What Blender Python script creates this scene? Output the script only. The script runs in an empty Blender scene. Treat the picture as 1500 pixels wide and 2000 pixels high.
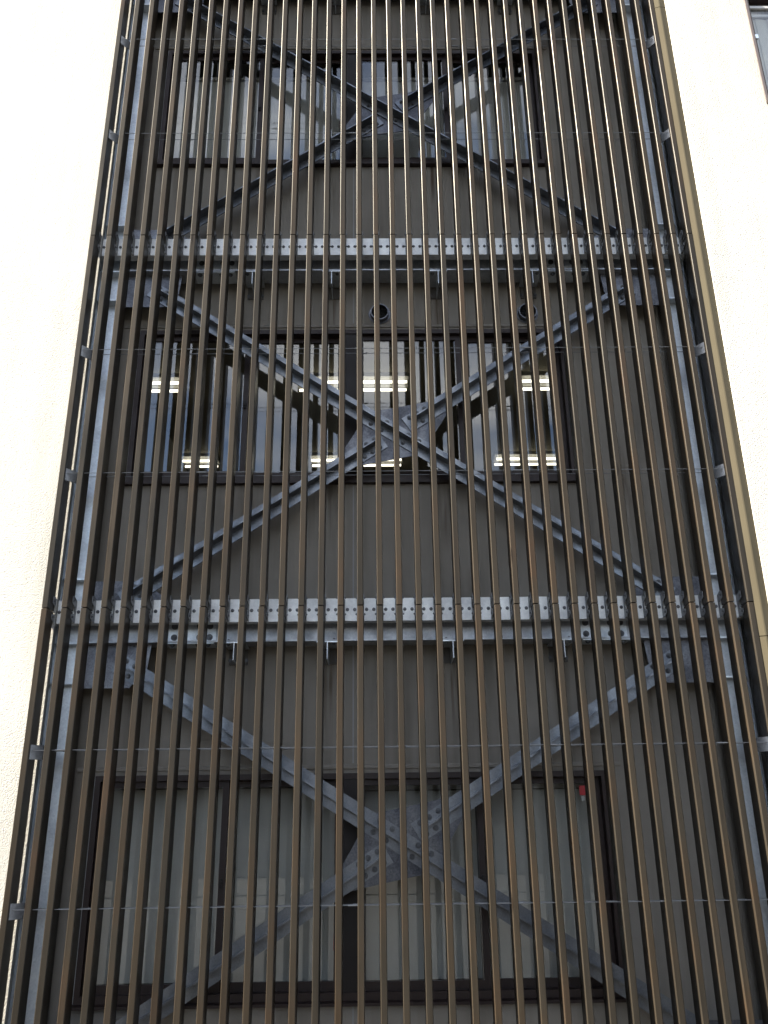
import bpy, math, random
from mathutils import Vector, Matrix

random.seed(11)
scene = bpy.context.scene
col = scene.collection

# ------------------------------------------------------------------ camera
PITCH, ROLL, YAW = 0.3564, -0.0126, 0.0147
cyw, syw, cpt, spt = math.cos(YAW), math.sin(YAW), math.cos(PITCH), math.sin(PITCH)
fw = Vector((syw * cpt, cyw * cpt, spt))
rt = Vector((cyw, -syw, 0))
up = rt.cross(fw)
r2 = math.cos(ROLL) * rt + math.sin(ROLL) * up
u2 = -math.sin(ROLL) * rt + math.cos(ROLL) * up
cam_d = bpy.data.cameras.new('camera')
cam = bpy.data.objects.new('camera', cam_d)
col.objects.link(cam)
cam_d.sensor_fit = 'HORIZONTAL'
cam_d.sensor_width = 36.0
cam_d.lens = 36.0 * 1676 / 1500
cam_d.clip_start = 0.05
cam_d.clip_end = 3000
M4 = Matrix((r2, u2, -fw)).transposed().to_4x4()
M4.translation = Vector((-0.2012, 0.0, 0.0))
cam.matrix_world = M4
scene.camera = cam

# ------------------------------------------------------------------ world, sun, exposure
SUN_EL, SUN_FRONT = math.radians(45), math.radians(12)      # from the left, 12 degrees in front of the facade
S = Vector((-math.cos(SUN_EL) * math.cos(SUN_FRONT), -math.cos(SUN_EL) * math.sin(SUN_FRONT), math.sin(SUN_EL)))
world = bpy.data.worlds.new('World')
scene.world = world
world.use_nodes = True
wn, wl = world.node_tree.nodes, world.node_tree.links
wn.clear()
sky = wn.new('ShaderNodeTexSky')
sky.sky_type = 'NISHITA'
sky.sun_disc = False
sky.sun_elevation = SUN_EL
sky.sun_rotation = math.atan2(S.x, S.y)
sky.altitude = 100
sky.dust_density = 1.2
tc = wn.new('ShaderNodeTexCoord')
mp = wn.new('ShaderNodeMapping')
mp.inputs['Scale'].default_value = (1.6, 1.6, 4.5)
mp.inputs['Location'].default_value = (0.4, 0.9, 0.0)
nz = wn.new('ShaderNodeTexNoise')
nz.inputs['Scale'].default_value = 1.5
nz.inputs['Detail'].default_value = 7
nz.inputs['Roughness'].default_value = 0.55
cr = wn.new('ShaderNodeValToRGB')
cr.color_ramp.elements[0].position = 0.43
cr.color_ramp.elements[1].position = 0.60
mx = wn.new('ShaderNodeMix')
mx.data_type = 'RGBA'
bg = wn.new('ShaderNodeBackground')
bg.inputs['Strength'].default_value = 0.062
wo = wn.new('ShaderNodeOutputWorld')
wl.new(tc.outputs['Generated'], mp.inputs['Vector'])
wl.new(mp.outputs['Vector'], nz.inputs['Vector'])
wl.new(nz.outputs['Fac'], cr.inputs['Fac'])
wl.new(cr.outputs['Color'], mx.inputs['Factor'])
wl.new(sky.outputs['Color'], mx.inputs[6])
mx.inputs[7].default_value = (7.4, 7.4, 7.4, 1)
wl.new(mx.outputs[2], bg.inputs['Color'])
wl.new(bg.outputs['Background'], wo.inputs['Surface'])

sun_d = bpy.data.lights.new('sun', 'SUN')
sun_d.energy = 5.0
sun_d.angle = math.radians(0.53)
sun_d.color = (1.0, 0.90, 0.72)
sun = bpy.data.objects.new('sun', sun_d)
col.objects.link(sun)
sun.rotation_euler = S.to_track_quat('Z', 'Y').to_euler()
sun.location = S * 40

vs = scene.view_settings
vs.view_transform = 'Standard'
vs.look = 'None'
vs.gamma = 1.0
vs.use_curve_mapping = False
vs.exposure = 2.72
scene.cycles.max_bounces = 10
scene.cycles.transparent_max_bounces = 16


# ------------------------------------------------------------------ mesh helpers
class MB:
    def __init__(self):
        self.v, self.f = [], []

    def add(self, vs_, fs_):
        n = len(self.v)
        self.v += [tuple(p) for p in vs_]
        self.f += [tuple(i + n for i in f) for f in fs_]
        return self

    def box(self, x0, x1, y0, y1, z0, z1):
        return self.add([(x, y, z) for z in (z0, z1) for y in (y0, y1) for x in (x0, x1)],
                        [(0, 2, 3, 1), (4, 5, 7, 6), (0, 1, 5, 4), (2, 6, 7, 3), (0, 4, 6, 2), (1, 3, 7, 5)])

    def obox(self, o, U, V, W, u, v, w):
        o = Vector(o)
        return self.add([o + U * a + V * b + W * c for c in w for b in v for a in u],
                        [(0, 2, 3, 1), (4, 5, 7, 6), (0, 1, 5, 4), (2, 6, 7, 3), (0, 4, 6, 2), (1, 3, 7, 5)])

    def prism(self, pts, axis, a0, a1):
        """pts: 2D outline; axis 0/1/2 is the extrusion axis; the other two take the outline in x,y,z order"""
        n = len(pts)
        def mk(p, a):
            q = list(p)
            q.insert(axis, a)
            return tuple(q)
        vs_ = [mk(p, a0) for p in pts] + [mk(p, a1) for p in pts]
        fs_ = [tuple(range(n))[::-1], tuple(range(n, 2 * n))]
        fs_ += [(i, (i + 1) % n, n + (i + 1) % n, n + i) for i in range(n)]
        return self.add(vs_, fs_)

    def cyl(self, p0, p1, r, n=10, r1=None):
        p0, p1 = Vector(p0), Vector(p1)
        d = (p1 - p0).normalized()
        a = d.orthogonal().normalized()
        b = d.cross(a)
        r1 = r if r1 is None else r1
        vs_ = [p0 + (a * math.cos(t) + b * math.sin(t)) * r for t in [2 * math.pi * i / n for i in range(n)]]
        vs_ += [p1 + (a * math.cos(t) + b * math.sin(t)) * r1 for t in [2 * math.pi * i / n for i in range(n)]]
        fs_ = [tuple(range(n))[::-1], tuple(range(n, 2 * n))]
        fs_ += [(i, (i + 1) % n, n + (i + 1) % n, n + i) for i in range(n)]
        return self.add(vs_, fs_)

    def bolt(self, p, d, r=0.014, h=0.010):
        """washer, hex head and thread end on a surface at p facing d"""
        p, d = Vector(p), Vector(d).normalized()
        self.cyl(p, p + d * h * 0.3, r * 1.45, 12)
        self.cyl(p + d * h * 0.3, p + d * h * 1.2, r, 6)
        self.cyl(p + d * h * 1.2, p + d * h * 1.7, r * 0.5, 8)
        return self

    def tube(self, c0, c1, ro, ri, n=28):
        c0, c1 = Vector(c0), Vector(c1)
        d = (c1 - c0).normalized()
        a = d.orthogonal().normalized()
        b = d.cross(a)
        rings = []
        for c, r in ((c0, ro), (c1, ro), (c1, ri), (c0, ri)):
            rings.append([c + (a * math.cos(2 * math.pi * i / n) + b * math.sin(2 * math.pi * i / n)) * r for i in range(n)])
        vs_ = [p for g in rings for p in g]
        fs_ = []
        for k in range(4):
            k2 = (k + 1) % 4
            fs_ += [(k * n + i, k * n + (i + 1) % n, k2 * n + (i + 1) % n, k2 * n + i) for i in range(n)]
        return self.add(vs_, fs_)

    def mesh(self, name, mat, origin):
        m = bpy.data.meshes.new(name)
        m.from_pydata([(x - origin[0], y - origin[1], z - origin[2]) for x, y, z in self.v], [], self.f)
        m.validate()
        import bmesh
        bm = bmesh.new()
        bm.from_mesh(m)
        bmesh.ops.recalc_face_normals(bm, faces=bm.faces)
        bm.to_mesh(m)
        bm.free()
        m.materials.append(mat)
        m.update()
        return m

    def center(self):
        return tuple((min(p[i] for p in self.v) + max(p[i] for p in self.v)) / 2 for i in range(3))


WLOC = {}


def link(o, parent, wloc):
    col.objects.link(o)
    WLOC[o.name] = Vector(wloc)
    if parent is not None:
        o.parent = parent
        o.location = Vector(wloc) - WLOC[parent.name]
    else:
        o.location = wloc
    return o


def part(name, mb, mat, parent=None, origin=None):
    c = mb.center() if origin is None else origin
    o = link(bpy.data.objects.new(name, mb.mesh(name, mat, c)), parent, c)
    if name == 'bolts':
        o['kind'] = 'stuff'
    return o


def inst(name, mesh, parent, wloc, rot=None):
    o = link(bpy.data.objects.new(name, mesh), parent, wloc)
    if rot:
        o.rotation_euler = rot
    return o


def tag(o, label, cat, group=None, kind=None):
    o['label'] = label
    o['category'] = cat
    if group:
        o['group'] = group
    if kind:
        o['kind'] = kind
    return o


def thing(name, loc, label, cat, group=None):
    o = link(bpy.data.objects.new(name, None), None, loc)
    o.empty_display_size = 0.3
    return tag(o, label, cat, group)


# ------------------------------------------------------------------ materials
class Mat:
    def __init__(self, name, rough=0.6, metal=0.0, spec=0.5):
        self.m = bpy.data.materials.new(name)
        self.m.use_nodes = True
        self.n, self.l = self.m.node_tree.nodes, self.m.node_tree.links
        self.b = self.n['Principled BSDF']
        self.b.inputs['Roughness'].default_value = rough
        self.b.inputs['Metallic'].default_value = metal
        self.b.inputs['Specular IOR Level'].default_value = spec
        self.tc = self.n.new('ShaderNodeTexCoord')
        self.vec = self.tc.outputs['Object']

    def random_offset(self, k=37.0):
        oi = self.n.new('ShaderNodeObjectInfo')
        mul = self.n.new('ShaderNodeMath')
        mul.operation = 'MULTIPLY'
        mul.inputs[1].default_value = k
        self.l.new(oi.outputs['Random'], mul.inputs[0])
        add = self.n.new('ShaderNodeVectorMath')
        add.operation = 'ADD'
        self.l.new(self.vec, add.inputs[0])
        self.l.new(mul.outputs[0], add.inputs[1])
        self.vec = add.outputs[0]
        self.rand = oi.outputs['Random']
        return self

    def noise(self, scale, detail=4, stretch=(1, 1, 1), rough=0.55):
        mp = self.n.new('ShaderNodeMapping')
        mp.inputs['Scale'].default_value = stretch
        self.l.new(self.vec, mp.inputs['Vector'])
        t = self.n.new('ShaderNodeTexNoise')
        t.inputs['Scale'].default_value = scale
        t.inputs['Detail'].default_value = detail
        t.inputs['Roughness'].default_value = rough
        self.l.new(mp.outputs[0], t.inputs['Vector'])
        return t.outputs['Fac']

    def voronoi(self, scale, stretch=(1, 1, 1), out='Color'):
        mp = self.n.new('ShaderNodeMapping')
        mp.inputs['Scale'].default_value = stretch
        self.l.new(self.vec, mp.inputs['Vector'])
        t = self.n.new('ShaderNodeTexVoronoi')
        t.inputs['Scale'].default_value = scale
        self.l.new(mp.outputs[0], t.inputs['Vector'])
        return t.outputs[out]

    def ramp(self, fac, stops):
        r = self.n.new('ShaderNodeValToRGB')
        e = r.color_ramp.elements
        while len(e) < len(stops):
            e.new(0.5)
        for q, (p, c) in zip(e, stops):
            q.position = p
            q.color = (*c, 1) if len(c) == 3 else c
        self.l.new(fac, r.inputs['Fac'])
        return r.outputs['Color']

    def mix(self, a, b, fac, mode='MIX'):
        m = self.n.new('ShaderNodeMix')
        m.data_type = 'RGBA'
        m.blend_type = mode
        for s, i in ((a, 6), (b, 7)):
            if isinstance(s, tuple):
                m.inputs[i].default_value = (*s, 1)
            else:
                self.l.new(s, m.inputs[i])
        if isinstance(fac, (int, float)):
            m.inputs[0].default_value = fac
        else:
            self.l.new(fac, m.inputs[0])
        return m.outputs[2]

    def rng(self, fac, a, b, lo=0.3, hi=0.7):
        r = self.n.new('ShaderNodeMapRange')
        r.inputs[1].default_value, r.inputs[2].default_value = lo, hi
        r.inputs[3].default_value, r.inputs[4].default_value = a, b
        self.l.new(fac, r.inputs[0])
        return r.outputs[0]

    def color(self, c):
        if isinstance(c, tuple):
            self.b.inputs['Base Color'].default_value = (*c, 1)
        else:
            self.l.new(c, self.b.inputs['Base Color'])
        return self

    def roughness(self, c):
        self.l.new(c, self.b.inputs['Roughness'])
        return self

    def bump(self, h, strength=0.3, dist=0.01):
        bp = self.n.new('ShaderNodeBump')
        bp.inputs['Strength'].default_value = strength
        bp.inputs['Distance'].default_value = dist
        self.l.new(h, bp.inputs['Height'])
        self.l.new(bp.outputs[0], self.b.inputs['Normal'])
        return self


def make_slat_mat():
    k = Mat('stained_wood', 0.42, 0, 0.12).random_offset()
    grain = k.noise(26, 5, (1, 1, 0.03))
    patch = k.noise(1.4, 4, (1, 1, 1.0))
    fine = k.noise(9, 4, (1, 1, 0.25))
    base = k.ramp(patch, [(0.30, (0.0215, 0.0185, 0.0145)), (0.48, (0.0252, 0.0211, 0.0162)), (0.62, (0.0295, 0.0222, 0.0156)), (0.78, (0.041, 0.0250, 0.0155))])
    tone = k.ramp(k.rand, [(0.0, (0.82, 0.84, 0.87)), (0.5, (0.98, 0.98, 0.98)), (1.0, (1.16, 1.10, 1.03))])
    c = k.mix(base, tone, 1.0, 'MULTIPLY')
    g = k.ramp(grain, [(0.3, (0.72, 0.72, 0.72)), (0.65, (1.12, 1.12, 1.12))])
    c = k.mix(c, g, 0.8, 'MULTIPLY')
    kn = k.voronoi(1.25, (6, 6, 1.0), 'Distance')
    knot = k.ramp(kn, [(0.0, (0.25, 0.2, 0.18)), (0.055, (0.5, 0.45, 0.42)), (0.10, (1, 1, 1))])
    c = k.mix(c, knot, 1.0, 'MULTIPLY')
    k.color(c).roughness(k.rng(fine, 0.33, 0.5)).bump(grain, 0.25, 0.002)
    return k.m


def make_galv(name, lo, hi, rough=(0.32, 0.55), metal=0.75, blotch=0.5, spangle=70, tone=0.0):
    k = Mat(name, 0.4, metal, 0.5).random_offset(11)
    sp = k.voronoi(spangle, (1, 1, 1))
    bw = k.n.new('ShaderNodeRGBToBW')
    k.l.new(sp, bw.inputs[0])
    big = k.noise(4.5, 6, (1, 1, 1), 0.65)
    c = k.mix(lo, hi, bw.outputs[0])
    bl = k.ramp(big, [(0.34, (0.45, 0.46, 0.50)), (0.5, (0.9, 0.9, 0.92)), (0.62, (1.08, 1.08, 1.06))])
    c = k.mix(c, bl, blotch, 'MULTIPLY')
    c = k.mix(c, k.ramp(k.rand, [(0.0, (0.74, 0.75, 0.78)), (1.0, (1.1, 1.1, 1.1))]), tone, 'MULTIPLY')
    k.color(c).roughness(k.rng(big, rough[1], rough[0])).bump(k.noise(14, 3), 0.06, 0.004)
    return k.m


def make_stucco(name, c0, c1, grain=85, strength=0.5, dist=0.006, streak=0.25, speck=0.0, drips=None):
    k = Mat(name, 0.9, 0, 0.2)
    k.vec = k.tc.outputs['Object']
    big = k.noise(0.9, 5)
    c = k.mix(c0, c1, k.rng(big, 0, 1))
    st = k.noise(5.5, 5, (1, 1, 0.06))
    sc_ = k.ramp(st, [(0.36, (0.72, 0.71, 0.69)), (0.52, (1, 1, 1))])
    c = k.mix(c, sc_, streak, 'MULTIPLY')
    if speck:
        vd = k.voronoi(32, (1, 1, 1), 'Distance')
        sp = k.ramp(vd, [(0.0, (0.35, 0.32, 0.28)), (0.10, (0.6, 0.57, 0.52)), (0.17, (1, 1, 1))])
        c = k.mix(c, sp, speck, 'MULTIPLY')
    if drips:
        sx = k.n.new('ShaderNodeSeparateXYZ')
        k.l.new(k.vec, sx.inputs[0])

        def near(sock, vals, lo, hi):
            acc = None
            for v in vals:
                d = k.n.new('ShaderNodeMath')
                d.operation = 'SUBTRACT'
                k.l.new(sock, d.inputs[0])
                d.inputs[1].default_value = v
                a_ = k.n.new('ShaderNodeMath')
                a_.operation = 'ABSOLUTE'
                k.l.new(d.outputs[0], a_.inputs[0])
                o_ = k.rng(a_.outputs[0], 1, 0, lo, hi)
                if acc is not None:
                    m_ = k.n.new('ShaderNodeMath')
                    m_.operation = 'MAXIMUM'
                    k.l.new(acc, m_.inputs[0])
                    k.l.new(o_, m_.inputs[1])
                    o_ = m_.outputs[0]
                acc = o_
            return acc
        fx = near(sx.outputs['X'], drips[0], 0.004, 0.085)
        fz = near(sx.outputs['Z'], drips[1], 0.10, 0.55)
        mm = k.n.new('ShaderNodeMath')
        mm.operation = 'MULTIPLY'
        k.l.new(fx, mm.inputs[0])
        k.l.new(fz, mm.inputs[1])
        m2 = k.n.new('ShaderNodeMath')
        m2.operation = 'MULTIPLY'
        k.l.new(mm.outputs[0], m2.inputs[0])
        k.l.new(k.rng(k.noise(22, 5, (1, 1, 0.05)), 0, 1, 0.42, 0.62), m2.inputs[1])
        c = k.mix(c, (0.11, 0.085, 0.062), m2.outputs[0])
    fine = k.noise(grain, 4, (1, 1, 1), 0.6)
    k.color(c).bump(fine, strength, dist)
    return k.m


def plain(name, c, rough=0.6, metal=0.0, spec=0.5, var=0.12, scale=6):
    k = Mat(name, rough, metal, spec)
    n = k.noise(scale, 4)
    k.color(k.mix(tuple(x * (1 - var) for x in c), tuple(x * (1 + var) for x in c), n))
    k.roughness(k.rng(n, max(0.05, rough - 0.08), min(1, rough + 0.08)))
    return k.m


def make_glass():
    m = bpy.data.materials.new('window_glass')
    m.use_nodes = True
    n, l = m.node_tree.nodes, m.node_tree.links
    n.clear()
    out = n.new('ShaderNodeOutputMaterial')
    tr = n.new('ShaderNodeBsdfTransparent')
    tr.inputs['Color'].default_value = (0.925, 0.93, 0.925, 1)
    gl = n.new('ShaderNodeBsdfGlossy')
    gl.inputs['Roughness'].default_value = 0.008
    gl.inputs['Color'].default_value = (0.95, 0.97, 1.0, 1)
    lw = n.new('ShaderNodeLayerWeight')
    lw.inputs['Blend'].default_value = 0.5
    pw = n.new('ShaderNodeMath')
    pw.operation = 'POWER'
    pw.inputs[1].default_value = 5
    ma = n.new('ShaderNodeMath')
    ma.operation = 'MULTIPLY_ADD'
    ma.inputs[1].default_value = 0.9
    ma.inputs[2].default_value = 0.055
    mx_ = n.new('ShaderNodeMixShader')
    t = n.new('ShaderNodeTexCoord')
    nz_ = n.new('ShaderNodeTexNoise')
    nz_.inputs['Scale'].default_value = 1.1
    nz_.inputs['Detail'].default_value = 1
    bp = n.new('ShaderNodeBump')
    bp.inputs['Strength'].default_value = 0.02
    bp.inputs['Distance'].default_value = 0.03
    l.new(t.outputs['Object'], nz_.inputs['Vector'])
    l.new(nz_.outputs['Fac'], bp.inputs['Height'])
    l.new(bp.outputs[0], gl.inputs['Normal'])
    l.new(lw.outputs['Facing'], pw.inputs[0])
    l.new(pw.outputs[0], ma.inputs[0])
    l.new(ma.outputs[0], mx_.inputs[0])
    l.new(tr.outputs[0], mx_.inputs[1])
    l.new(gl.outputs[0], mx_.inputs[2])
    l.new(mx_.outputs[0], out.inputs['Surface'])
    return m


def emission(name, c, s):
    m = bpy.data.materials.new(name)
    m.use_nodes = True
    n, l = m.node_tree.nodes, m.node_tree.links
    n.clear()
    o = n.new('ShaderNodeOutputMaterial')
    e = n.new('ShaderNodeEmission')
    e.inputs['Color'].default_value = (*c, 1)
    e.inputs['Strength'].default_value = s
    l.new(e.outputs[0], o.inputs[0])
    return m


WOOD = make_slat_mat()
GALV = make_galv('galvanised_steel', (0.60, 0.645, 0.69), (0.74, 0.785, 0.82), (0.3, 0.5), 0.7, 0.4)
GALV_RAIL = make_galv('galvanised_rail', (0.80, 0.815, 0.81), (0.91, 0.92, 0.91), (0.35, 0.55), 0.2, 0.35)
GALV_SHADED = make_galv('galvanised_shaded', (0.20, 0.207, 0.217), (0.28, 0.287, 0.30), (0.4, 0.6), 0.5, 0.4)  # shade of the side-facing clip ears put into a darker galvanised colour
GALV_BEAM = make_galv('galvanised_beam', (0.36, 0.38, 0.41), (0.48, 0.50, 0.53), (0.3, 0.5), 0.6, 0.5)
GALV_BRACE = make_galv('galvanised_brace', (0.19, 0.205, 0.225), (0.25, 0.265, 0.29), (0.27, 0.42), 0.75, 0.35, 110, tone=1.0)
GALV_PLATE = make_galv('weathered_gusset', (0.12, 0.125, 0.14), (0.22, 0.225, 0.245), (0.3, 0.55), 0.7, 0.75, 90, tone=1.0)
BOLT = make_galv('bolt_steel', (0.11, 0.115, 0.125), (0.16, 0.165, 0.175), (0.4, 0.6), 0.6, 0.3)
WIRE = plain('stainless_wire', (0.17, 0.175, 0.18), 0.45, 0.7)
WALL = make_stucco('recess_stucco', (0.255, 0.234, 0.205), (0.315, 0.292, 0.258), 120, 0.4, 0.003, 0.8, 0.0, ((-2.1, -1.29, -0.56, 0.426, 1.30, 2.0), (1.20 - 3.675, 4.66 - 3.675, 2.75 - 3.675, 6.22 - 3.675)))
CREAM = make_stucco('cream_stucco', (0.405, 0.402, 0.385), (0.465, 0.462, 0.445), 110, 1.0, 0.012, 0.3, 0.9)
FRAME = plain('bronze_aluminium', (0.030, 0.018, 0.016), 0.45, 0.1, 0.4)
FRAME_DARK = plain('dark_post', (0.016, 0.011, 0.010), 0.5, 0.0, 0.35)
ANCHOR = plain('anchor_primer', (0.10, 0.093, 0.085), 0.7)
FRAME_SUNLIT = plain('frame_sunlit', (0.085, 0.068, 0.064), 0.5)  # bronze frame face in sun, the light put into a paler colour
SEAL = plain('grey_sealant', (0.33, 0.33, 0.33), 0.7)
TRIM = make_stucco('khaki_trim_paint', (0.066, 0.056, 0.037), (0.080, 0.069, 0.046), 150, 0.12, 0.002, 0.2)
BLIND = plain('blind_fabric', (0.50, 0.495, 0.46), 0.85, 0, 0.2, 0.05)
ROOM = plain('room_paint', (0.24, 0.225, 0.18), 0.8, 0, 0.3, 0.06)
ROOM_DARK = plain('room_floor', (0.16, 0.14, 0.12), 0.7)
WHITE = plain('lamp_housing', (0.42, 0.42, 0.40), 0.5)
DARK = plain('vent_dark', (0.012, 0.012, 0.012), 0.8)
RED = plain('red_sign', (0.50, 0.025, 0.03), 0.5)
GLASS = make_glass()
TUBE = emission('fluorescent_tube', (1.0, 0.93, 0.74), 0.6)


def make_ground():
    k = Mat('paving', 0.85, 0, 0.3)
    n = k.noise(0.6, 6)
    f = k.noise(60, 4)
    k.color(k.mix(k.mix((0.022, 0.022, 0.022), (0.036, 0.0355, 0.035), n), (0.018, 0.018, 0.018), k.rng(f, 0, 0.5, 0.5, 0.75)))
    k.bump(f, 0.4, 0.004)
    return k.m


# ------------------------------------------------------------------ layout (metres; camera is the origin)
GZ = -1.65                      # ground
YF = 6.39                       # slat fronts
DS, WS, P = 0.14, 0.045, 0.15   # slat depth, width, pitch
NS = 37
X0 = -2.72                      # left edge of the first slat
YB = YF + DS                    # slat backs
YC = 6.58                       # face of the rails
YE = 6.66                       # front edge of columns and beams
YM = 6.76                       # middle of columns and beams
YW = 6.93                       # recessed wall
ROOF = 9.0
JOINTS = [1.623, 5.058, 8.74]
BEAMS = [1.506, 4.969, 8.65]    # beam centre lines
COLX = 2.60

# ------------------------------------------------------------------ ground
g = MB()
g.add([(-300, -300, GZ), (300, -300, GZ), (300, 300, GZ), (-300, 300, GZ)], [(0, 1, 2, 3)])
ground = part('ground', g, make_ground())
ground['kind'] = 'structure'
ground['label'] = 'grey paved ground in front of the building'

# ------------------------------------------------------------------ building
B = thing('office_building', (0, YW, GZ), 'cream stucco office building with a recessed bay of brown framed windows', 'building')

WIN = [(-1.12, 0.425), (2.87, 4.39), (6.34, 7.865)]
WX0, WX1 = -2.34, 1.595
w = MB()
T = 0.16
xs0, xs1 = -2.80, 2.80
zz = GZ
for (a, b) in WIN:
    w.box(xs0, xs1, YW, YW + T, zz, a)
    w.box(xs0, WX0, YW, YW + T, a, b)
    w.box(WX1, xs1, YW, YW + T, a, b)
    zz = b
w.box(xs0, xs1, YW, YW + T, zz, ROOF)
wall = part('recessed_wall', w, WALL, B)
# thin drip mould above each window, and a caulked control joint
for (a, b) in WIN:
    part('drip_mould', MB().prism([(YW, b + 0.032), (YW - 0.012, b + 0.034), (YW - 0.012, b + 0.05), (YW, b + 0.066)], 0, WX0 - 0.15, WX1 + 0.12), WALL, wall)
for a, b in ((GZ, -1.16), (0.50, 2.83), (4.47, 6.30)):
    part('control_joint', MB().box(-0.369, -0.357, YW - 0.003, YW + 0.004, a, b), SEAL, wall)

# left wing: front slab with a lip, body behind
lw = MB()
lw.prism([(-9, 6.541), (-2.664, 6.541), (-2.664, 6.58), (-2.75, 6.58), (-2.75, 13), (-9, 13)], 2, GZ, ROOF + 0.5)
part('left_wall', lw, CREAM, B)

# right wing with one window opening
YR = 6.368
RX = 2.832
RW = (3.65, 4.95, 6.555, 8.06)
rw = MB()
rw.prism([(RX, YR), (RW[0], YR), (RW[0], 13), (2.80, 13), (2.80, 6.46), (RX, 6.425)], 2, GZ, ROOF + 0.5)
rw.prism([(RW[1], YR), (9, YR), (9, 13), (RW[1], 13)], 2, GZ, ROOF + 0.5)
rw.prism([(RW[0], YR), (RW[1], YR), (RW[1], 7.6), (RW[0], 7.6)], 2, GZ, RW[2])
rw.prism([(RW[0], YR), (RW[1], YR), (RW[1], 7.6), (RW[0], 7.6)], 2, RW[3], ROOF + 0.5)
rw.box(RW[0], RW[1], 7.5, 7.6, RW[2], RW[3])
part('right_wall', rw, CREAM, B)
# khaki corner trim beside the last slat: a folded sheet in lengths
for a, b in ((GZ, 1.35), (1.356, 7.85), (7.856, ROOF)):
    tr = MB()
    tr.prism([(2.7255, 6.47), (2.7255, 6.391), (2.766, 6.378), (2.776, 6.377), (RX, 6.385), (RX, 6.42), (2.80, 6.455), (2.80, 6.50)], 2, a, b)
    part('corner_trim', tr, TRIM, B)
# back wall, and unseen roof added to keep sun out of the recess
part('roof', MB().box(-9, 9, 6.40, 13, ROOF, ROOF + 0.3), CREAM, B)
part('rear_wall', MB().box(-2.75, 2.80, 12.8, 13, GZ, ROOF), ROOM, B)
# floors of the rooms behind the windows
for z, h in ((GZ - 0.05, 0.1), (1.10, 0.25), (4.70, 0.3), (8.15, 0.3)):
    part('floor_slab', MB().box(-2.75, 2.80, YW + T, 12.8, z, z + h), ROOM if z > 0 else ROOM_DARK, B)
for z in (1.352, 5.002):
    part('carpet', MB().box(-2.75, 2.80, YW + T, 12.8, z, z + 0.01), ROOM_DARK, B)


def frame_rect(mb, x0, x1, y0, y1, z0, z1, t, tb=None):
    tb = t if tb is None else tb
    mb.box(x0, x0 + t, y0, y1, z0, z1)
    mb.box(x1 - t, x1, y0, y1, z0, z1)
    mb.box(x0 + t, x1 - t, y0, y1, z0, z0 + tb)
    mb.box(x0 + t, x1 - t, y0, y1, z1 - t, z1)
    return mb


for wi, (a, b) in enumerate(WIN):
    fr = MB()
    frame_rect(fr, WX0, WX1, YW - 0.022, YW + 0.11, a, b, 0.042, 0.05)
    win = part('window', fr, FRAME, B)
    # centre post and sill
    part('mullion', MB().box(-0.458, -0.322, YW - 0.012, YW + 0.10, a + 0.05, b - 0.042), FRAME_DARK, win)
    part('sill', MB().prism([(YW - 0.022, a), (YW - 0.055, a - 0.012), (YW - 0.055, a - 0.032), (YW, a - 0.032), (YW, a)], 0, WX0 - 0.02, WX1 + 0.02), FRAME, win)
    for x in (WX0 - 0.02, WX1 + 0.004):
        part('sealant', MB().box(x, x + 0.016, YW - 0.012, YW + 0.001, a - 0.03, b), SEAL, win)
    # four sliding sashes, two tracks
    for k, (x0, x1, tr_) in enumerate(((WX0 + 0.042, -1.318, 0), (-1.372, -0.458, 1), (-0.322, 0.632, 0), (0.578, WX1 - 0.042, 1))):
        y0 = YW + 0.020 + 0.040 * tr_
        s = MB()
        frame_rect(s, x0, x1, y0, y0 + 0.030, a + 0.05, b - 0.042, 0.048, 0.062)
        part('sash', s, FRAME, win)
        part('pane', MB().box(x0 + 0.048, x1 - 0.048, y0 + 0.012, y0 + 0.018, a + 0.112, b - 0.090), GLASS, win)
    for x in (-1.345, 0.605):
        lk = MB()
        zc = (a + b) / 2
        lk.box(x - 0.012, x + 0.012, YW + 0.004, YW + 0.021, zc - 0.035, zc + 0.035)
        lk.cyl((x, YW + 0.004, zc), (x, YW - 0.006, zc), 0.016, 12)
        part('crescent_lock', lk, FRAME_DARK, win)

# window in the right wing
rf = MB()
frame_rect(rf, RW[0], RW[1], YR + 0.012, YR + 0.12, RW[2], RW[3], 0.045, 0.05)
rwin = part('window', rf, FRAME, B)
part('casing', MB().box(RW[0] - 0.004, RW[0] + 0.020, YR - 0.012, YR + 0.0118, RW[2] + 0.024, RW[3]), FRAME_SUNLIT, rwin)
part('sill', MB().box(RW[0] - 0.0, RW[1], YR - 0.03, YR + 0.012, RW[2] + 0.002, RW[2] + 0.022), FRAME, rwin)
part('head_rail', MB().box(RW[0] + 0.045, RW[1] - 0.045, YR + 0.03, YR + 0.06, RW[3] - 0.20, RW[3] - 0.17), SEAL, rwin)
part('pane', MB().box(RW[0] + 0.045, RW[1] - 0.045, YR + 0.05, YR + 0.056, RW[2] + 0.05, RW[3] - 0.2), GLASS, rwin)
part('stay_catch', MB().box(RW[0] + 0.035, RW[0] + 0.065, YR + 0.004, YR + 0.03, 7.42, 7.47), GALV, rwin)

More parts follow.
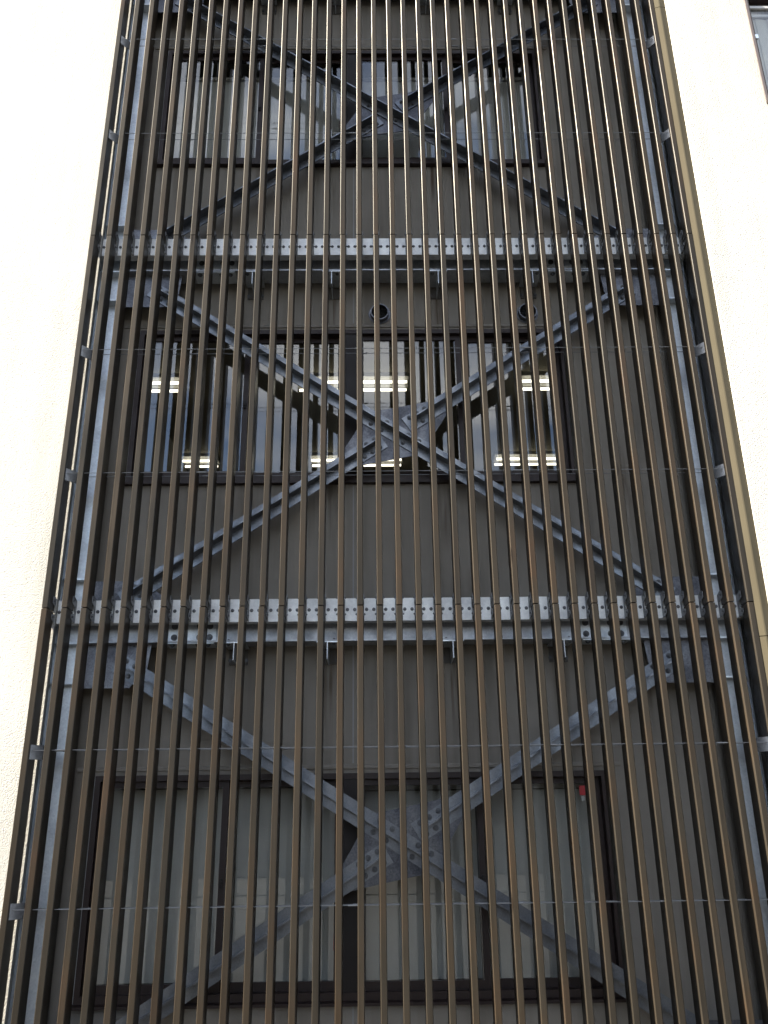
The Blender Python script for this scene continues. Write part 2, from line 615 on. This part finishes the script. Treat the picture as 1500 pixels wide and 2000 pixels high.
# round vents above the middle windows
for x in (-0.118, 1.275):
    v = MB()
    v.tube((x, YW - 0.055, 4.565), (x, YW + 0.01, 4.565), 0.086, 0.076)
    v.tube((x, YW - 0.008, 4.565), (x, YW + 0.002, 4.565), 0.104, 0.086)
    vp = part('vent_sleeve', v, GALV_PLATE, B)
    part('vent_shade_disc', MB().cyl((x, YW - 0.004, 4.565), (x, YW + 0.006, 4.565), 0.0755, 28), DARK, vp)  # black disc stands for the shaded inside of the pipe
    lv = MB()
    for q in range(-3, 4):
        hw = math.sqrt(max(0.0, 0.074 ** 2 - (q * 0.02) ** 2))
        lv.box(x - hw, x + hw, YW - 0.02, YW - 0.012, 4.565 + q * 0.02 - 0.002, 4.565 + q * 0.02 + 0.002)
    part('vent_grille', lv, DARK, vp)

# red rescue mark stuck on the lower right pane
rm = MB()
part('rescue_sticker', MB().box(1.395, 1.440, YW + 0.069, YW + 0.0712, 0.246, 0.318), RED, B)['label'] = 'small red sticker at the top of the lowest right pane'
part('sticker_tail', MB().box(1.405, 1.430, YW + 0.069, YW + 0.0712, 0.205, 0.240), WHITE, B)

# ------------------------------------------------------------------ unseen building added across the street to cut low sky (mirrored in the panes)
OB = thing('added_street_building', (0, -24, GZ), 'plain grey building added across the street to cut low sky, mirrored in the lowest panes', 'building')
part('wall', MB().box(-34, 34, -34, -24, GZ, 3.0), plain('street_building_paint', (0.14, 0.135, 0.125), 0.85), OB)
part('roof', MB().box(-34.4, 34.4, -34.4, -23.6, 3.0, 3.3), plain('street_roof', (0.14, 0.14, 0.145), 0.7), OB)
for zi in (0.2,):
    for xi in range(-6, 7):
        ow = part('window', frame_rect(MB(), xi * 4.6 - 1.1, xi * 4.6 + 1.1, -24.03, -23.95, zi, zi + 1.7, 0.08), FRAME, OB)
        part('pane', MB().box(xi * 4.6 - 1.02, xi * 4.6 + 1.02, -24.02, -23.99, zi + 0.08, zi + 1.62), FRAME_DARK, ow)

# ------------------------------------------------------------------ steel bracing frame
F = thing('steel_bracing_frame', (0, YM, GZ), 'galvanised steel bracing frame with three X braces behind the slats', 'bracing frame')
for sx in (-1, 1):
    c = MB()
    dx = 0.012 if sx > 0 else 0.0
    xo, xi = sx * 2.70 + dx, sx * 2.50 + dx
    for x in (xo, xi - sx * 0.0):
        x2 = x - sx * 0.012 if x == xo else x + sx * 0.012
        c.box(min(x, x2), max(x, x2), YE, YE + 0.2, GZ, ROOF)
    c.box(-2.688 if sx < 0 else 2.524, -2.512 if sx < 0 else 2.700, YM - 0.004, YM + 0.004, GZ, ROOF)
    cc = part('column', c, GALV, F)
    for zb in BEAMS:
        for dz in (0.42, 0.10, -0.10, -0.41):
            if zb + dz < ROOF - 0.05:
                part('stiffener', MB().box(-2.688 if sx < 0 else 2.524, -2.512 if sx < 0 else 2.700, YE + 0.006, YM - 0.004, zb + dz - 0.006, zb + dz + 0.006), GALV, cc)
    # base plate
    part('base_plate', MB().box(sx * 2.60 - 0.16, sx * 2.60 + 0.04 if sx > 0 else sx * 2.60 + 0.16, YE - 0.03, YE + 0.23, GZ, GZ + 0.025), GALV, cc)

for zb in BEAMS:
    h = MB()
    h.box(-2.50, 2.50, YE, YE + 0.2, zb - 0.10, zb - 0.088)
    h.box(-2.50, 2.50, YE, YE + 0.2, zb + 0.088, zb + 0.10)
    h.box(-2.50, 2.50, YM - 0.004, YM + 0.004, zb - 0.088, zb + 0.088)
    bm_ = part('beam', h, GALV_BEAM, F)
    for sx in (-1, 1):
        x0, x1 = sorted((sx * 1.45, sx * 1.83))
        sp = MB().box(x0, x1, YM - 0.013, YM - 0.004, zb - 0.08, zb + 0.08)
        sp.box(x0, x1, YE + 0.01, YE + 0.19, zb - 0.110, zb - 0.100)
        sp_ = part('splice_plate', sp, GALV, bm_)
        bo = MB()
        for x in (x0 + 0.05, x0 + 0.13, x1 - 0.13, x1 - 0.05):
            for z in (zb - 0.045, zb + 0.045):
                bo.bolt((x, YM - 0.013, z), (0, -1, 0), 0.018, 0.012)
            bo.bolt((x, YE + 0.05, zb - 0.110), (0, 0, -1), 0.016, 0.012)
        part('bolts', bo, BOLT, bm_)
        part('end_plate', MB().box(*sorted((sx * 2.485, sx * 2.50)), YE + 0.012, YE + 0.19, zb - 0.088, zb + 0.088), GALV, bm_)
    # tee brackets that tie the beam back to the wall
    for x in (-1.29, -0.56, 0.426, 1.30):
        t = MB()
        zt = zb - 0.111 if abs(x) > 9 else zb - 0.1005
        t.box(x - 0.085, x + 0.085, YE + 0.002, YW - 0.012, zt - 0.010, zt)
        t.prism([(YE + 0.002, zt - 0.010), (YE + 0.002, zt - 0.142), (YW - 0.012, zt - 0.142), (YW - 0.012, zt - 0.010)], 0, x - 0.004, x + 0.004)
        tb = part('wall_bracket', t, GALV, F)
        part('anchor_plate', MB().box(x - 0.075, x + 0.075, YW - 0.012, YW + 0.002, zt - 0.135, zt + 0.06), ANCHOR, tb)
        bo = MB()
        for dx in (-0.05, 0.05):
            bo.bolt((x + dx, YE + 0.04, zt - 0.010), (0, 0, -1), 0.011, 0.010)
            bo.bolt((x + dx, YE + 0.04, zb - 0.088), (0, 0, 1), 0.011, 0.010)
            bo.bolt((x + dx * 1.3, YW - 0.012, zt - 0.10), (0, -1, 0), 0.011, 0.010)
        part('bolts', bo, BOLT, tb)

YG0, YG1 = 6.735, 6.745          # gusset plates
Yv = Vector((0, 1, 0))


def brace(p0, p1, cuts):
    """tee section: flange flat on the gusset, stem towards the street"""
    p0, p1 = Vector((p0[0], 0, p0[1])), Vector((p1[0], 0, p1[1]))
    L = (p1 - p0).length
    U = (p1 - p0).normalized()
    V = Vector((-U.z, 0, U.x))
    if V.z < 0:
        V = -V
    for (a, b) in cuts(L):
        m = MB()
        m.obox(p0, U, Yv, V, (a, b), (YG0 - 0.012, YG0), (-0.078, 0.078))
        m.obox(p0, U, Yv, V, (a + 0.05, b - 0.05), (YG0 - 0.105, YG0 - 0.012), (-0.006, 0.006))
        br = part('brace', m, GALV_BRACE, F)
        bo = MB()
        for e, s in ((a, 1), (b, -1)):
            for q in (0.06, 0.14, 0.22):
                for hh in (-0.045, 0.045):
                    p = p0 + U * (e + s * q) + V * hh
                    bo.bolt((p.x, YG0 - 0.012, p.z), (0, -1, 0), 0.0145, 0.012)
        if b - a > 4:
            mid = (a + b) / 2
            for q in (-0.22, -0.11, 0.11, 0.22):
                for hh in (-0.045, 0.045):
                    p = p0 + U * (mid + q) + V * hh
                    bo.bolt((p.x, YG0 - 0.012, p.z), (0, -1, 0), 0.0145, 0.012)
        part('bolts', bo, BOLT, br)


BASE = -1.666
lv_ = [BASE] + BEAMS
for i in range(3):
    zl, zh = lv_[i], lv_[i + 1]
    zc = (zl + zh) / 2
    brace((-COLX, zh), (COLX, zl), lambda L: [(0.46, L - 0.46)])
    brace((-COLX, zl), (COLX, zh), lambda L: [(0.46, L / 2 - 0.125), (L / 2 + 0.125, L - 0.46)])
    # centre plate, stretched along the cut brace
    cp_ = [(-0.24, 0.20), (0.16, 0.275), (0.44, 0.335), (0.465, 0.19), (0.36, 0.02), (0.24, -0.20), (-0.16, -0.275), (-0.44, -0.335), (-0.465, -0.19), (-0.36, -0.02)]
    part('gusset_plate', MB().prism([(x, z + zc) for x, z in cp_], 1, YG0, YG1), GALV_PLATE, F)
    for sx in (-1, 1):
        up_ = [(2.50, zl + 0.10), (1.93, zl + 0.10), (1.90, zl + 0.30), (2.08, zl + 0.42), (2.50, zl + 0.42)]
        dn_ = [(2.50, zh - 0.10), (1.95, zh - 0.10), (1.97, zh - 0.30), (2.10, zh - 0.44), (2.50, zh - 0.44)]
        for pl in (up_, dn_):
            if pl is up_ and i == 0:
                pl = [(2.50, GZ + 0.03), (1.93, GZ + 0.03), (1.90, zl + 0.30), (2.08, zl + 0.42), (2.50, zl + 0.42)]
            part('gusset_plate', MB().prism([(sx * x, z) for x, z in pl], 1, YG0, YG1), GALV_PLATE, F)

# ------------------------------------------------------------------ slat screen
SC = thing('slat_screen', (0, YF, GZ), 'tall screen of brown vertical wood slats across the recessed bay', 'screen')
rows = [(GZ + 0.25, JOINTS[0] - 0.004), (JOINTS[0] + 0.004, JOINTS[1] - 0.004), (JOINTS[1] + 0.004, ROOF - 0.03)]
ch = 0.0042
for (za, zb) in rows:
    hw, hl = WS / 2, (zb - za) / 2
    prof = [(-hw + ch, -DS / 2), (hw - ch, -DS / 2), (hw, -DS / 2 + ch), (hw, DS / 2 - ch), (hw - ch, DS / 2), (-hw + ch, DS / 2), (-hw, DS / 2 - ch), (-hw, -DS / 2 + ch)]
    me = MB().prism(prof, 2, -hl, hl).mesh('slat', WOOD, (0, 0, 0))
    for i in range(NS):
        x = X0 + i * P + hw
        wob = 0 if i == 0 else 1
        inst('slat', me, SC, (x + random.uniform(-1, 1) * 0.0016, YF + DS / 2 + random.uniform(-1, 1) * 0.0015 * wob, (za + zb) / 2),
             (random.uniform(-1, 1) * 0.0004, random.uniform(-1, 1) * 0.0004, random.uniform(-1, 1) * 0.018 * wob))

for zj in JOINTS:
    r0, r1 = zj - 0.079, zj + 0.103
    r = MB()
    r.box(-2.745, 2.745, YC, YC + 0.008, r0, r1)
    r.box(-2.745, 2.745, YC + 0.008, YE - 0.001, r0, r0 + 0.008)
    r.box(-2.745, 2.745, YC + 0.008, YE - 0.001, r1 - 0.008, r1)
    part('rail', r, GALV_RAIL, SC)

hw = WS / 2
cl = MB()
bo = MB()
for s in (-1, 1):
    a, b = sorted((s * (hw + 0.0022), s * (hw + 0.0052)))
    # side plate: a C with the middle cut out, two ears on the slat
    pts = [(YC - 0.0012, -0.078), (YC - 0.060, -0.078), (YC - 0.098, -0.060), (YC - 0.098, -0.028), (YC - 0.028, -0.010),
           (YC - 0.028, 0.036), (YC - 0.098, 0.062), (YC - 0.098, 0.112), (YC - 0.070, 0.122), (YC - 0.0012, 0.098)]
    cl.prism(pts, 0, a, b)
    bo.bolt((s * (hw + 0.024), YC, 0.012), (0, -1, 0), 0.0095, 0.009)
    for z in (-0.045, 0.085):
        bo.bolt((s * (hw + 0.0052), YC - 0.080, z), (s, 0, 0), 0.0075, 0.007)
cl_me = cl.mesh('clip', GALV_SHADED, (0, YC - 0.05, 0))
bo_me = bo.mesh('bolts', BOLT, (0, YC - 0.05, 0))
for zj in JOINTS[:2]:
    for i in range(NS):
        x = X0 + i * P + hw
        c = inst('clip', cl_me, SC, (x, YC - 0.05, zj))
        inst('bolts', bo_me, c, (x, YC - 0.05, zj))['kind'] = 'stuff'

WIRES = [-0.470, 0.577, 2.746, 3.892, 6.255, 7.458]
sleeves = {0: [-0.385, 0.734, 1.752], 1: [-2.50, -0.935, -0.035, 1.043, 2.3], 2: [-1.62, 0.95], 3: [-1.8, -0.34, 1.1], 4: [-2.0, -0.40], 5: [-1.3, 0.6]}
for k, z in enumerate(WIRES):
    for j, y in enumerate((YF + 0.030, YF + 0.110)):
        wr = part('wire', MB().cyl((-2.675, y, z), (2.675, y, z), 0.0027, 8), WIRE, SC)
        for x in sleeves[k]:
            part('sleeve', MB().cyl((x + 0.03 * j, y, z), (x + 0.03 * j + 0.075, y, z), 0.0062, 8), WIRE, wr)
    for sx in (-1, 1):
        b_ = MB()
        U = Vector((-sx * 0.62, 0.78, 0)).normalized()
        V = Vector((-U.y, U.x, 0))
        o = Vector((sx * 2.672, YF + 0.024, z))
        b_.obox(o, U, V, Vector((0, 0, 1)), (0, 0.135), (-0.002, 0.002), (-0.062, 0.040))
        # small flange on the slat flank
        xa, xb = sorted((sx * 2.6705, sx * 2.6745))
        b_.box(xa, xb, YF + 0.020, YF + 0.056, z - 0.062, z + 0.040)
        wb = part('wire_bracket', b_, GALV_SHADED, SC)
        bo = MB()
        for q in (0.108,):
            for dz in (-0.045, 0.022):
                p = o + U * q
                bo.bolt((p.x, p.y, z + dz), tuple(V * (-1 if V.y > 0 else 1)), 0.011, 0.011)
        part('bolts', bo, BOLT, wb)

# ------------------------------------------------------------------ rooms: blinds and lamps
def blind(label, x0, x1, z0, z1, y=YW + 0.24, tilt=1.5):
    t = thing('vertical_blind', ((x0 + x1) / 2, y, z0), label, 'blind', 'blinds behind the windows')
    part('head_rail', MB().box(x0, x1, y - 0.02, y + 0.02, z1 + 0.01, z1 + 0.045), WHITE, t)
    n = int(round((x1 - x0) / 0.118))
    st = (x1 - x0) / n
    h2 = (z1 - z0) / 2
    me = MB().prism([(-0.0625, 0.0015), (0, -0.0008), (0.0625, 0.0015), (0.0625, 0.003), (0, 0.0007), (-0.0625, 0.003)], 2, -h2, h2).mesh('blind_strip', BLIND, (0, 0, 0))
    for i in range(n):
        inst('blind_strip', me, t, (x0 + (i + 0.5) * st, y, (z0 + z1) / 2), (0, 0, math.radians(tilt + random.uniform(-1, 1))))


blind('pale vertical blind behind the lowest left window', -2.26, -0.47, -1.03, 0.33)
blind('pale vertical blind behind the lowest right window', -0.31, 1.54, -1.03, 0.30, tilt=-1.5)
blind('pale vertical blind behind the top bay window, left of the dark post', -2.26, -0.47, 6.42, 7.70)
blind('pale vertical blind behind the top bay window, right of the dark post', -0.31, 1.54, 6.42, 7.70, tilt=4)
blind('grey vertical blind behind the cream wall window at the top right', RW[0] + 0.04, RW[1] - 0.04, RW[2] + 0.05, RW[3] - 0.2, YR + 0.16, 4)

LX = [-2.86, -0.405, 2.05]
LN = ['left', 'middle', 'right']
for yi, y in enumerate((8.40, 10.5)):
    for xi, x in enumerate(LX):
        x0, x1 = x - 0.615, min(x + 0.615, 2.76)
        x0 = max(x0, -2.72)
        t = thing('ceiling_lamp', (x, y, 4.6), 'lit twin tube ceiling lamp, %s one of the %s row in the middle floor room' % (LN[xi], ('near', 'far')[yi]), 'lamp', 'ceiling lamps of the middle floor')
        part('housing', MB().prism([(y - 0.15, 4.70), (y - 0.13, 4.665), (y - 0.06, 4.655), (y, 4.665), (y + 0.06, 4.655), (y + 0.13, 4.665), (y + 0.15, 4.70)], 0, x0, x1), WHITE, t)
        for dy in (-0.09, 0.09):
            part('tube', MB().cyl((x0 + 0.02, y + dy, 4.615), (x1 - 0.02, y + dy, 4.615), 0.016, 12), TUBE, t)

# red strip hanging behind the lowest left pane
rs = MB().prism([(-0.515, -0.82), (-0.478, -0.82), (-0.480, -0.70), (-0.492, -0.655), (-0.505, -0.655), (-0.512, -0.72)], 1, YW + 0.15, YW + 0.156)
tag(part('hanging_ribbon', rs, RED), 'short red strip hanging beside the dark post of the lowest window', 'ribbon')
